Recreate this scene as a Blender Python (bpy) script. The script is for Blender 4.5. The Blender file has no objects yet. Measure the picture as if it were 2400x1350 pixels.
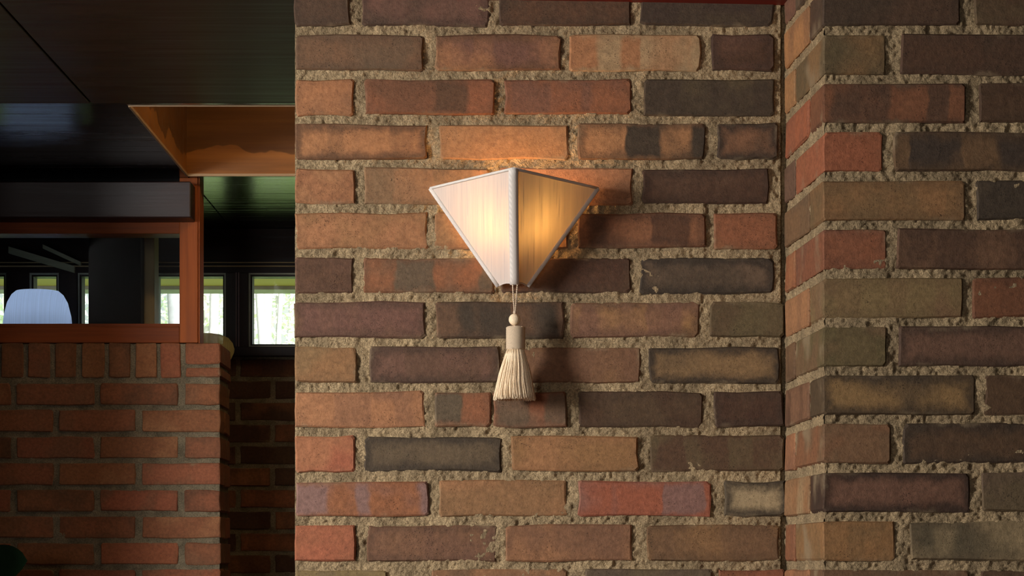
import bpy, bmesh, math, random
import numpy as np
from mathutils import Vector, Matrix, Euler

# ------------------------------------------------------------------ camera
EYE = 1.2                     # lens height; horizon lies low in the frame (shifted lens)
F = 5375.0                    # focal length in pixels of a 2400 px wide frame
CX, HY = 1200.0, 1325.0
scene = bpy.context.scene
col = scene.collection
cam = bpy.data.cameras.new('camera')
cam.sensor_width = 36.0
cam.lens = 36.0 * F / 2400.0
cam.shift_y = (HY - 675.0) / 2400.0
cam.clip_start = 0.05
cam_o = bpy.data.objects.new('camera', cam)
cam_o.location = (0, 0, EYE)
cam_o.rotation_euler = (math.pi / 2, 0, 0)
col.objects.link(cam_o)
scene.camera = cam_o

# ------------------------------------------------------------------ world, sun, daylight, exposure
w = bpy.data.worlds.new('World'); scene.world = w; w.use_nodes = True
bg = w.node_tree.nodes['Background']
bg.inputs['Color'].default_value = (0.90, 0.95, 0.86, 1)
bg.inputs['Strength'].default_value = 1.1
sun = bpy.data.lights.new('sun', 'SUN'); sun.energy = 8.0; sun.angle = 0.2; sun.color = (1, 0.97, 0.9)
sun_o = bpy.data.objects.new('sun', sun); col.objects.link(sun_o)
sun_o.rotation_euler = Vector((-0.45, 0.75, -0.75)).to_track_quat('-Z', 'Y').to_euler()
WY0, WY1, WZ0, WZ1 = 1.60, 3.45, 0.90, 2.05                     # opening of the window in the left wall (x = -2)
day = bpy.data.lights.new('daylight', 'AREA'); day.shape = 'RECTANGLE'
day.size, day.size_y = 0.80, 0.75
day.energy = 158; day.color = (1.0, 0.975, 0.95)
day_o = bpy.data.objects.new('daylight', day); col.objects.link(day_o)
day_o.location = (-2.55, 1.55, 1.85)                             # open sky beyond that window
day_o.rotation_euler = Vector((0.66, 0.75, -0.06)).to_track_quat('-Z', 'Z').to_euler()
rear = bpy.data.lights.new('rear_fill', 'AREA'); rear.shape = 'RECTANGLE'      # fill lamp added behind the camera, set in an invented window
REAR_C, REAR_W, REAR_H = Vector((-1.35, -1.5, 1.55)), 1.0, 1.0
rear.size, rear.size_y = REAR_W, REAR_H
rear.energy = 33; rear.color = (1.0, 0.975, 0.95)
rear_o = bpy.data.objects.new('rear_fill', rear); col.objects.link(rear_o)
rear_o.location = REAR_C + Vector((0, -0.10, 0))
rear_o.rotation_euler = Vector((0, 1, 0)).to_track_quat('-Z', 'Z').to_euler()
vs = scene.view_settings
scene.display_settings.display_device = 'sRGB'
vs.view_transform = 'Standard'; vs.look = 'None'; vs.exposure = 0.0; vs.gamma = 1.0
vs.use_curve_mapping = False

# ------------------------------------------------------------------ helpers
RND = random.Random(7)
def P(px, py, Z):
    return Vector(((px - CX) / F * Z, Z, EYE + (HY - py) / F * Z))
def X(px, Z): return (px - CX) / F * Z
def Zz(py, Z): return EYE + (HY - py) / F * Z
def lin(c):
    return tuple(((v / 255.0) / 12.92 if v / 255.0 <= 0.04045 else ((v / 255.0 + 0.055) / 1.055) ** 2.4) for v in c)
def tag(o, label=None, cat=None, group=None, kind=None):
    if label: o['label'] = label
    if cat: o['category'] = cat
    if group: o['group'] = group
    if kind: o['kind'] = kind
    return o
def link(name, me, mat=None, parent=None):
    o = bpy.data.objects.new(name, me); col.objects.link(o)
    if mat is not None and me is not None and not me.materials: me.materials.append(mat)
    if parent is not None: o.parent = parent
    return o
def empty(name, loc):
    o = bpy.data.objects.new(name, None); o.location = loc; o.empty_display_size = 0.05
    col.objects.link(o); return o
def mesh(name, v, f, smooth=False):
    me = bpy.data.meshes.new(name); me.from_pydata([tuple(p) for p in v], [], f); me.update()
    if smooth: me.polygons.foreach_set('use_smooth', [True] * len(me.polygons))
    return me
def box_me(name, lo, hi, bev=0.0, seg=2, origin=None):
    """bevelled box between two corners; vertices relative to origin"""
    o = Vector(origin) if origin is not None else Vector((0, 0, 0))
    bm = bmesh.new()
    bmesh.ops.create_cube(bm, size=1)
    lo, hi = Vector(lo), Vector(hi)
    for vtx in bm.verts:
        vtx.co = Vector([(lo[i] + hi[i]) / 2 + vtx.co[i] * (hi[i] - lo[i]) for i in range(3)]) - o
    if bev > 0:
        bmesh.ops.bevel(bm, geom=list(bm.edges), offset=bev, segments=seg, profile=0.5, affect='EDGES')
    me = bpy.data.meshes.new(name); bm.to_mesh(me); bm.free()
    return me
def box(name, lo, hi, mat, parent=None, bev=0.002):
    base = parent.location if parent is not None else Vector((0, 0, 0))
    if parent is None:
        org = Vector(((lo[0] + hi[0]) / 2, (lo[1] + hi[1]) / 2, lo[2]))
        o = link(name, box_me(name, lo, hi, bev, origin=org), mat); o.location = org
        return o
    return link(name, box_me(name, lo, hi, bev, origin=base), mat, parent)
def tube_geo(pts, rad, n=8, cap=True):
    """verts and faces of a tube along pts; rad scalar or list"""
    V, Fc = [], []
    pts = [Vector(p) for p in pts]
    up = Vector((0.13, 0.31, 0.94))
    for i, p in enumerate(pts):
        t = (pts[min(i + 1, len(pts) - 1)] - pts[max(i - 1, 0)]).normalized()
        a = t.cross(up)
        if a.length < 1e-4: a = t.cross(Vector((1, 0, 0)))
        a.normalize(); b = t.cross(a)
        r = rad[i] if isinstance(rad, (list, tuple)) else rad
        for k in range(n):
            an = 2 * math.pi * k / n
            V.append(p + (a * math.cos(an) + b * math.sin(an)) * r)
    for i in range(len(pts) - 1):
        for k in range(n):
            Fc.append((i * n + k, i * n + (k + 1) % n, (i + 1) * n + (k + 1) % n, (i + 1) * n + k))
    if cap:
        Fc.append(tuple(range(n - 1, -1, -1)))
        Fc.append(tuple(range((len(pts) - 1) * n, len(pts) * n)))
    return V, Fc
def lathe_geo(prof, n=32, ripple=0.0, nr=0):
    V, Fc = [], []
    for r, z in prof:
        for k in range(n):
            a = 2 * math.pi * k / n
            rr = r * (1 + ripple * math.cos(nr * a)) if nr else r
            V.append(Vector((rr * math.cos(a), rr * math.sin(a), z)))
    for i in range(len(prof) - 1):
        for k in range(n):
            Fc.append((i * n + k, i * n + (k + 1) % n, (i + 1) * n + (k + 1) % n, (i + 1) * n + k))
    return V, Fc
def vnoise(x, y, seed):
    """smooth value noise on arrays"""
    rs = np.random.RandomState(seed); T = rs.rand(256, 256)
    xi = np.floor(x).astype(int); yi = np.floor(y).astype(int)
    fx = x - xi; fy = y - yi
    fx = fx * fx * (3 - 2 * fx); fy = fy * fy * (3 - 2 * fy)
    a = T[xi & 255, yi & 255]; b = T[(xi + 1) & 255, yi & 255]
    c = T[xi & 255, (yi + 1) & 255]; d = T[(xi + 1) & 255, (yi + 1) & 255]
    return (a * (1 - fx) + b * fx) * (1 - fy) + (c * (1 - fx) + d * fx) * fy - 0.5

# ------------------------------------------------------------------ materials
class NT:
    def __init__(s, name):
        s.m = bpy.data.materials.new(name); s.m.use_nodes = True
        s.t = s.m.node_tree; s.bsdf = s.t.nodes['Principled BSDF']; s.out = s.t.nodes['Material Output']
    def n(s, typ, **kw):
        nd = s.t.nodes.new(typ)
        for k, v in kw.items(): setattr(nd, k, v)
        return nd
    def l(s, a, b): s.t.links.new(a, b)
    def val(s, sock, v):
        if hasattr(v, 'is_output'): s.l(v, sock)
        else: sock.default_value = v
    def math(s, op, a, b=None, c=None):
        nd = s.n('ShaderNodeMath', operation=op)
        s.val(nd.inputs[0], a)
        if b is not None: s.val(nd.inputs[1], b)
        if c is not None: s.val(nd.inputs[2], c)
        return nd.outputs[0]
    def rng(s, v, a, b, c=0.0, d=1.0, smooth=True):
        nd = s.n('ShaderNodeMapRange', interpolation_type='SMOOTHSTEP' if smooth else 'LINEAR')
        s.val(nd.inputs[0], v)
        for i, q in enumerate((a, b, c, d)): s.val(nd.inputs[i + 1], q)
        return nd.outputs[0]
    def mix(s, f, a, b, mode='MIX'):
        nd = s.n('ShaderNodeMix', data_type='RGBA', blend_type=mode)
        s.val(nd.inputs[0], f); s.val(nd.inputs[6], a); s.val(nd.inputs[7], b)
        return nd.outputs[2]
    def noise(s, vec, scale, detail=3, rough=0.5, dim='3D', w=None):
        nd = s.n('ShaderNodeTexNoise', noise_dimensions=dim)
        nd.inputs['Scale'].default_value = scale; nd.inputs['Detail'].default_value = detail
        nd.inputs['Roughness'].default_value = rough
        if vec is not None: s.l(vec, nd.inputs['Vector'])
        if w is not None: s.l(w, nd.inputs['W'])
        return nd.outputs['Fac']
    def attr(s, name, vec=False):
        nd = s.n('ShaderNodeAttribute', attribute_type='OBJECT', attribute_name=name)
        return nd.outputs['Color'] if vec else nd.outputs['Fac']
    def vadd(s, a, b):
        nd = s.n('ShaderNodeVectorMath', operation='ADD'); s.l(a, nd.inputs[0]); s.val(nd.inputs[1], b); return nd.outputs[0]
    def vmul(s, a, b):
        nd = s.n('ShaderNodeVectorMath', operation='MULTIPLY'); s.l(a, nd.inputs[0]); s.val(nd.inputs[1], b); return nd.outputs[0]
    def bump(s, h, dist, strength=1.0):
        nd = s.n('ShaderNodeBump'); nd.inputs['Strength'].default_value = strength
        nd.inputs['Distance'].default_value = dist; s.l(h, nd.inputs['Height'])
        s.l(nd.outputs[0], s.bsdf.inputs['Normal'])
    def rough(s, v): s.val(s.bsdf.inputs['Roughness'], v)

def c4(c): return (c[0], c[1], c[2], 1.0)

def mat_brick():
    s = NT('fired_brick')
    tc = s.n('ShaderNodeTexCoord'); oi = s.n('ShaderNodeObjectInfo')
    off = s.math('MULTIPLY', oi.outputs['Random'], 91.7)
    comb = s.n('ShaderNodeCombineXYZ')
    for i in range(3): s.l(off, comb.inputs[i])
    vec = s.vadd(tc.outputs['Object'], comb.outputs[0])
    sep = s.n('ShaderNodeSeparateXYZ'); s.l(tc.outputs['Object'], sep.inputs[0])
    base = oi.outputs['Color']; tone = s.attr('tone', True)
    # kiln flash marks: upright blocks of a second tone
    warp = s.noise(vec, 25, 2)
    wx = s.math('ADD', s.math('MULTIPLY', sep.outputs[0], 15.0), s.math('MULTIPLY', off, 3.1))
    wx = s.math('ADD', wx, s.math('MULTIPLY', warp, 0.35))
    b1 = s.noise(None, 1.0, 0.6, 0.4, '1D', wx)
    band = s.rng(b1, 0.50, 0.56)
    # keep the marks off the upper and lower edge in part
    dz = s.math('SUBTRACT', s.attr('half_h'), s.math('ABSOLUTE', sep.outputs[2]))
    dx = s.math('SUBTRACT', s.attr('half_l'), s.math('ABSOLUTE', sep.outputs[0]))
    wob = s.math('MULTIPLY', s.math('SUBTRACT', s.noise(vec, 38, 4, 0.65), 0.5), 0.030)
    d = s.math('ADD', s.math('MINIMUM', dx, dz), wob)
    inner = s.rng(s.math('ADD', dz, wob), -0.004, 0.010)
    band = s.math('MULTIPLY', band, s.math('MULTIPLY', inner, s.attr('bands')))
    c = s.mix(band, base, tone)
    rim = s.math('MULTIPLY', s.rng(d, 0.020, 0.002), s.attr('rim'))
    c = s.mix(rim, c, s.mix(0.7, tone, (0.022, 0.016, 0.012, 1)))
    # a big soft cloud of the second tone
    cloud = s.math('MULTIPLY', s.rng(s.noise(vec, 11, 2), 0.47, 0.68), 0.55)
    c = s.mix(cloud, c, tone)
    mott = s.rng(s.noise(vec, 130, 7, 0.75), 0.2, 0.8, 0.50, 1.46, False)
    c = s.mix(1.0, c, s.n_gray(mott) if hasattr(s, 'n_gray') else mott, 'MULTIPLY')
    # pits and specks
    grit = s.noise(vec, 460, 3, 0.65)
    wide = s.rng(s.noise(vec, 24, 2), 0.42, 0.66, 0.0, 0.075, False)
    pit = s.rng(s.math('ADD', grit, wide), 0.69, 0.74)
    c = s.mix(s.math('MULTIPLY', pit, 0.72), c, (0.016, 0.011, 0.008, 1))
    # thin lime haze along some edges
    haze = s.math('MULTIPLY', s.rng(d, 0.006, -0.006), s.rng(s.noise(vec, 14, 2), 0.5, 0.72, 0, 0.75))
    c = s.mix(haze, c, c4(lin((140, 120, 92))))
    s.l(c, s.bsdf.inputs['Base Color'])
    s.rough(0.78); s.bsdf.inputs['Specular IOR Level'].default_value = 0.28
    h = s.math('ADD', s.math('MULTIPLY', s.noise(vec, 60, 5, 0.65), 0.9), s.math('MULTIPLY', grit, 0.25))
    h = s.math('SUBTRACT', h, s.math('MULTIPLY', pit, 0.5))
    s.bump(h, 0.0022, 0.85)
    return s.m

def mat_mortar(name, colr, dist=0.004):
    s = NT(name)
    tc = s.n('ShaderNodeTexCoord'); v = tc.outputs['Object']
    a = s.noise(v, 22, 4, 0.6); b = s.noise(v, 330, 4, 0.75)
    c = s.mix(s.rng(a, 0.3, 0.7), c4(lin([q * 0.86 for q in colr])), c4(lin([min(255, q * 1.10) for q in colr])))
    c = s.mix(1.0, c, s.rng(b, 0.32, 0.68, 0.52, 1.42, False), 'MULTIPLY')
    s.l(c, s.bsdf.inputs['Base Color'])
    s.rough(0.95); s.bsdf.inputs['Specular IOR Level'].default_value = 0.1
    h = s.math('ADD', b, s.math('MULTIPLY', s.noise(v, 120, 3, 0.7), 1.2))
    s.bump(h, dist, 1.0)
    return s.m

def mat_wood(name, ca, cb, rough=0.4, axis=0, ior=1.45, spec=0.5, grain=1.0, bumpd=0.0006, stain=False, coat=0.0):
    s = NT(name)
    tc = s.n('ShaderNodeTexCoord'); v = tc.outputs['Object']
    sc = [70.0 * grain] * 3; sc[axis] = 3.0 * grain
    vv = s.vmul(v, tuple(sc))
    g = s.noise(vv, 1.0, 6, 0.65)
    big = s.noise(s.vmul(v, tuple(2.2 if i == axis else 9.0 for i in range(3))), 1.0, 3)
    f = s.rng(s.math('ADD', s.math('MULTIPLY', g, 0.7), s.math('MULTIPLY', big, 0.3)), 0.3, 0.7)
    c = s.mix(f, c4(lin(ca)), c4(lin(cb)))
    if stain:      # tide mark of an old stain, darker above it
        sep = s.n('ShaderNodeSeparateXYZ'); s.l(v, sep.inputs[0])
        edge = s.math('ADD', sep.outputs[2], s.math('MULTIPLY', s.math('SUBTRACT', s.noise(s.vmul(v, (5, 5, 2)), 1.0, 3, 0.6), 0.5), 0.16))
        k = s.rng(edge, stain, stain + 0.004)
        c = s.mix(s.math('MULTIPLY', k, 0.62), c, c4(lin((52, 30, 14))))
    s.l(c, s.bsdf.inputs['Base Color'])
    s.rough(s.rng(g, 0.3, 0.7, max(0.02, rough - 0.08), rough + 0.1, False))
    s.bsdf.inputs['IOR'].default_value = ior
    s.bsdf.inputs['Specular IOR Level'].default_value = spec
    s.bump(g, bumpd, 0.6)
    return s.m

def mat_plain(name, c, rough=0.6, spec=0.4, metal=0.0, nscale=40, var=0.15, bumpd=0.0):
    s = NT(name)
    tc = s.n('ShaderNodeTexCoord')
    g = s.noise(tc.outputs['Object'], nscale, 4, 0.6)
    s.l(s.mix(1.0, c4(lin(c)), s.rng(g, 0.25, 0.75, 1 - var, 1 + var, False), 'MULTIPLY'), s.bsdf.inputs['Base Color'])
    s.rough(rough); s.bsdf.inputs['Specular IOR Level'].default_value = spec
    s.bsdf.inputs['Metallic'].default_value = metal
    if bumpd: s.bump(g, bumpd)
    return s.m

def mat_glass(name, tint=(0.93, 0.96, 0.95), refl=1.0, rough=0.02):
    s = NT(name); t = s.t
    t.nodes.remove(s.bsdf)
    tr = s.n('ShaderNodeBsdfTransparent'); tr.inputs[0].default_value = c4(tint)
    gl = s.n('ShaderNodeBsdfGlossy'); gl.inputs['Roughness'].default_value = rough
    fr = s.n('ShaderNodeFresnel'); fr.inputs[0].default_value = 1.45
    mx = s.n('ShaderNodeMixShader')
    s.l(s.math('MULTIPLY', fr.outputs[0], refl), mx.inputs[0]); s.l(tr.outputs[0], mx.inputs[1]); s.l(gl.outputs[0], mx.inputs[2])
    s.l(mx.outputs[0], s.out.inputs[0])
    return s.m

def mat_cloth(name, cd, ct, ft, streak=True, transp=0.0):
    """thin cloth: diffuse + translucent, with upright slub threads"""
    s = NT(name); t = s.t; t.nodes.remove(s.bsdf)
    tc = s.n('ShaderNodeTexCoord'); v = tc.outputs['Object']
    fine = s.noise(s.vmul(v, (1300, 0, 14)), 1.0, 3, 0.7)
    wide = s.noise(s.vmul(v, (260, 0, 2.5)), 1.0, 2, 0.5)
    sl = s.rng(s.noise(s.vmul(v, (620, 0, 13)), 1.0, 2, 0.6), 0.585, 0.64)
    k = s.math('MULTIPLY', s.rng(fine, 0.2, 0.8, 0.92, 1.06, False), s.rng(wide, 0.25, 0.75, 0.80, 1.12, False))
    kt = s.math('MULTIPLY', k, s.math('SUBTRACT', 1.0, s.math('MULTIPLY', sl, 0.74)))
    df = s.n('ShaderNodeBsdfDiffuse'); tl = s.n('ShaderNodeBsdfTranslucent')
    s.l(s.mix(1.0, c4(cd), s.rng(k, 0.7, 1.2, 0.93, 1.04, False), 'MULTIPLY'), df.inputs[0])
    s.l(s.mix(1.0, c4(ct), kt if streak else k, 'MULTIPLY'), tl.inputs[0])
    mx = s.n('ShaderNodeMixShader'); mx.inputs[0].default_value = ft
    s.l(df.outputs[0], mx.inputs[1]); s.l(tl.outputs[0], mx.inputs[2])
    o = mx.outputs[0]
    if transp:
        tr = s.n('ShaderNodeBsdfTransparent'); m2 = s.n('ShaderNodeMixShader'); m2.inputs[0].default_value = transp
        s.l(o, m2.inputs[1]); s.l(tr.outputs[0], m2.inputs[2]); o = m2.outputs[0]
    s.l(o, s.out.inputs[0])
    return s.m

def mat_thread(name, c, scale=190, dark=0.80):
    s = NT(name)
    tc = s.n('ShaderNodeTexCoord'); v = tc.outputs['Object']
    w = s.n('ShaderNodeTexWave', wave_type='BANDS', bands_direction='DIAGONAL')
    w.inputs['Scale'].default_value = scale; w.inputs['Distortion'].default_value = 1.2
    w.inputs['Detail'].default_value = 2; w.inputs['Detail Scale'].default_value = 3
    s.l(v, w.inputs['Vector'])
    g = w.outputs['Fac']
    s.l(s.mix(g, c4(lin([q * dark for q in c])), c4(lin(c))), s.bsdf.inputs['Base Color'])
    s.rough(0.75); s.bsdf.inputs['Specular IOR Level'].default_value = 0.2
    s.bump(g, 0.00015, 0.6)
    return s.m

def mat_emit(name, c, strength):
    s = NT(name)
    s.bsdf.inputs['Base Color'].default_value = c4(c)
    s.bsdf.inputs['Emission Color'].default_value = c4(c)
    s.bsdf.inputs['Emission Strength'].default_value = strength
    return s.m

M = {}
M['brick'] = mat_brick()
M['mortar'] = mat_mortar('sand_mortar', (184, 158, 121), 0.006)
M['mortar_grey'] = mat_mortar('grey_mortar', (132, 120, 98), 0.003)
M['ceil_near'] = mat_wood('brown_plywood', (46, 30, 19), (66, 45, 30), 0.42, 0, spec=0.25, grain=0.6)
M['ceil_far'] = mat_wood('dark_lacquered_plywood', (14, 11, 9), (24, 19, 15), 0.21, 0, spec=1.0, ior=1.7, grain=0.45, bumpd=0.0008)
M['coffer'] = mat_wood('amber_plywood', (116, 72, 28), (160, 102, 42), 0.45, 0, spec=0.3, grain=0.5, stain=2.27)
M['edge'] = mat_wood('pale_plywood_edge', (150, 118, 84), (180, 150, 112), 0.5, 0)
M['redwood'] = mat_wood('red_stained_wood', (134, 70, 35), (172, 94, 48), 0.5, 2, spec=0.12)
M['redwood_h'] = mat_wood('red_stained_wood_rail', (110, 55, 27), (142, 73, 36), 0.5, 0, spec=0.12)
M['beam'] = mat_wood('dark_lacquered_beam', (34, 20, 18), (46, 28, 25), 0.38, 0, spec=0.35)
M['deck'] = mat_wood('dark_red_deck_board', (92, 26, 18), (118, 36, 24), 0.5, 0, spec=0.3)
M['sash'] = mat_wood('dark_sash_wood', (40, 28, 22), (58, 42, 33), 0.5, 2, spec=0.35)
M['fascia'] = mat_wood('dark_fascia_wood', (36, 24, 19), (52, 36, 28), 0.55, 0, spec=0.3)
M['rib'] = mat_plain('mauve_worn_rib', (132, 104, 98), 0.45)
M['bead'] = mat_plain('pale_glazing_bead', (176, 172, 150), 0.5)
M['tan'] = mat_wood('tan_post_wood', (160, 136, 92), (182, 156, 108), 0.5, 2, spec=0.3)
M['black'] = mat_wood('near_black_wood', (9, 9, 10), (16, 15, 15), 0.6, 2, spec=0.1)
M['eave'] = mat_wood('ochre_eave_board', (196, 164, 92), (214, 184, 112), 0.6, 0)
M['glass'] = mat_glass('window_glass', refl=0.35)
M['pane_in'] = mat_glass('interior_glass', (0.90, 0.93, 0.94), refl=0.6)
M['plaster'] = mat_plain('dark_tan_plaster', (104, 88, 70), 0.9, 0.1)
M['floor'] = mat_plain('red_concrete_floor', (92, 46, 34), 0.4, 0.4)
M['grass'] = mat_plain('pale_grass', (150, 176, 110), 0.9, 0.1, nscale=8)
M['bark'] = mat_plain('grey_bark', (206, 198, 208), 0.9, 0.1, nscale=30)
M['leaf_out'] = mat_plain('spring_leaf', (240, 248, 226), 0.8, 0.1)
M['leaf'] = mat_plain('dark_green_leaf', (28, 50, 30), 0.4, 0.4, nscale=60)
M['pot'] = mat_plain('clay_pot', (120, 70, 48), 0.8, 0.2)
M['soil'] = mat_plain('soil', (40, 30, 22), 0.95, 0.1)
M['shade'] = mat_cloth('raw_silk', (0.86, 0.75, 0.68), (0.37, 0.30, 0.15), 0.33)
M['binding'] = mat_thread('linen_binding', (226, 216, 206), 330, 0.93)
M['thread'] = mat_thread('cream_thread', (226, 202, 172), 260, 0.86)
M['strand'] = mat_plain('cream_strands', (238, 213, 178), 0.7, 0.2, nscale=400, var=0.18)
M['cord'] = mat_thread('twisted_cream_cord', (226, 200, 172))
M['metal'] = mat_plain('dull_metal', (90, 80, 66), 0.4, 0.5, 0.9)
M['brass'] = mat_plain('brass', (170, 130, 70), 0.35, 0.5, 0.9)
M['bulb'] = mat_emit('warm_bulb', (1.0, 0.57, 0.22), 36.0)
M['blue_bulb'] = mat_emit('cool_bulb', (0.80, 0.87, 1.0), 9.0)
M['coffer_tube'] = mat_emit('warm_coffer_tube', (1.0, 0.72, 0.40), 105.0)
M['blue_shade'] = mat_cloth('pale_blue_paper', (0.62, 0.70, 0.85), (0.66, 0.76, 0.95), 0.7, False, 0.0)
M['amber'] = mat_cloth('amber_ribbed_glass', (0.85, 0.74, 0.40), (0.98, 0.88, 0.45), 0.75, False, 0.15)

# ------------------------------------------------------------------ brickwork
PAL = dict(O=(158, 110, 74), T=(140, 103, 66), B=(118, 85, 61), D=(86, 63, 45), R=(136, 86, 57), P=(108, 76, 60),
           G=(96, 80, 61), K=(68, 56, 43), Y=(158, 134, 98), S=(148, 88, 61), L=(126, 101, 68), M=(128, 96, 86),
           V=(99, 84, 57), H=(74, 50, 35), N=(118, 83, 66))
BR = RND
def brick_mesh(L, H, D, bev=0.0024, jit=0.0018, shear=0.0):
    hl, hh = L / 2, H / 2
    rc = min(0.0038, hl * 0.3)
    pts = []
    def J(): return BR.uniform(-jit, jit)
    def add(x, z): pts.append((x + J(), z + J()))
    cs = [rc * BR.uniform(0.3, 1.3) for _ in range(4)]
    # counter-clockwise seen from the front (-Y): x right, z up
    add(-hl + cs[0], -hh); add(-hl / 3, -hh); add(hl / 3, -hh); add(hl - cs[1], -hh)
    add(hl, -hh + cs[1]); add(hl, 0); add(hl, hh - cs[2])
    add(hl - cs[2], hh); add(hl / 3, hh); add(-hl / 3, hh); add(-hl + cs[3], hh)
    add(-hl, hh - cs[3]); add(-hl, 0); add(-hl, -hh + cs[0])
    n = len(pts)
    V = []
    tl = BR.uniform(-0.0012, 0.0012); tz = BR.uniform(-0.001, 0.001)
    for x, z in pts:
        k = BR.uniform(0.7, 1.3) * bev
        sx = x - math.copysign(min(k, abs(x)), x) if abs(x) > hl * 0.6 else x
        sz = z - math.copysign(k, z) if abs(z) > hh * 0.6 else z
        V.append((sx, tl * x / hl + tz * z / hh, sz))
    for x, z in pts: V.append((x - shear * bev, bev, z))
    for x, z in pts: V.append((x - shear * D, D, z))
    Fc = [tuple(range(n))]
    for r in (0, 1):
        for k in range(n):
            Fc.append((r * n + k, (r + 1) * n + k, (r + 1) * n + (k + 1) % n, r * n + (k + 1) % n))
    Fc.append(tuple(reversed(range(2 * n, 3 * n))))
    me = mesh('brick', V, Fc)
    me.materials.append(M['brick'])
    return me
_cache = {}
def put_brick(parent, xc, y, zc, L, H, D, code='B', rz=0.0, jit=0.0018, share=False, shear=0.0, bev=0.0024):
    """code: base letter + tone letter + bands digit + rim digit"""
    key = (round(L, 3), round(H, 3), round(D, 3), BR.randrange(3))
    if share and key in _cache: me = _cache[key]
    else:
        me = brick_mesh(L, H, D, jit=jit, shear=shear, bev=bev)
        if share: _cache[key] = me
    o = bpy.data.objects.new('brick', me); col.objects.link(o)
    o.parent = parent
    o.location = Vector((xc, y, zc)) - parent.location
    o.rotation_euler = (0, BR.uniform(-0.004, 0.004), rz)
    b = code[0]; t = code[1] if len(code) > 1 else code[0]
    o.color = c4(lin([q * BR.uniform(0.97, 1.03) for q in PAL[b]]))
    o['tone'] = list(lin(PAL[t])); o['bands'] = (int(code[2]) / 9.0) if len(code) > 2 else 0.15
    o['rim'] = (int(code[3]) / 9.0) if len(code) > 3 else 0.15
    o['half_l'] = L / 2; o['half_h'] = H / 2
    return o
def rnd_code():
    return BR.choice('OTBDRPGBDRTOBV') + BR.choice('KDGPBTR') + str(BR.choice((0, 1, 2, 5, 8))) + str(BR.choice((1, 1, 3, 6, 8)))

def mortar_grid(name, x0, x1, zs, y, mat, step=0.003, seed=1, amp=1.0, face='front', parent=None):
    """uneven mortar surface; face 'front' looks to -Y, 'left' looks to -X (then x0..x1 run along Y)"""
    nx = max(2, int((x1 - x0) / step) + 1)
    xs = np.linspace(x0, x1, nx); zs = np.asarray(zs)
    A, B = np.meshgrid(xs, zs, indexing='ij')
    h = (vnoise(A * 38, B * 38, seed) * 0.0042 + vnoise(A * 110, B * 110, seed + 1) * 0.0040 + vnoise(A * 230, B * 230, seed + 2) * 0.0046) * amp
    h = np.maximum(h, -0.0026)
    if face == 'front': co = np.stack([A, y + h, B], -1)
    else: co = np.stack([y(A) + h, A, B], -1)
    nz = len(zs)
    i = np.arange(nx - 1)[:, None] * nz + np.arange(nz - 1)[None, :]
    q = np.stack([i, i + nz, i + nz + 1, i + 1], -1).reshape(-1, 4)
    if face == 'left': q = q[:, ::-1]
    me = bpy.data.meshes.new(name)
    co = co.reshape(-1, 3)
    me.vertices.add(len(co)); me.vertices.foreach_set('co', co.ravel())
    me.loops.add(q.size); me.loops.foreach_set('vertex_index', q.ravel())
    me.polygons.add(len(q)); me.polygons.foreach_set('loop_start', np.arange(0, q.size, 4)); me.polygons.foreach_set('loop_total', np.full(len(q), 4))
    me.update(); me.validate()
    me.polygons.foreach_set('use_smooth', [True] * len(me.polygons))
    return link(name, me, mat, parent)
def zrange(lo, fine_lo, fine_hi, hi, step):
    a = np.arange(lo, fine_lo, 0.03); b = np.arange(fine_lo, fine_hi, step); c = np.arange(fine_hi, hi, 0.03)
    return np.concatenate([a, b, c, [hi]])

COURSE = 0.07
Z0 = 3.60                      # face of the wall that carries the lamp
ZR = 3.30                      # face of the projecting wall on the right
ZC = 2.22                      # underside of the ceiling
def XW(px): return X(px, Z0)
def XR(px): return X(px, ZR)

# --- main wall
wall_back = link('wall_back', box_me('wall_back', (XW(690) + 0.004, Z0 + 0.014, 0), (0.60, Z0 + 0.30, ZC)), M['mortar'])
tag(wall_back, 'multicoloured brick wall with raked sandy mortar that carries the silk wall lamp', 'brick wall', kind='structure')
mortar_grid('mortar', XW(691), XW(1830), zrange(0, 1.15, 2.12, ZC, 0.0021), Z0 + 0.0042, M['mortar'], 0.0021, 3, 1.0, parent=wall_back)
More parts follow.
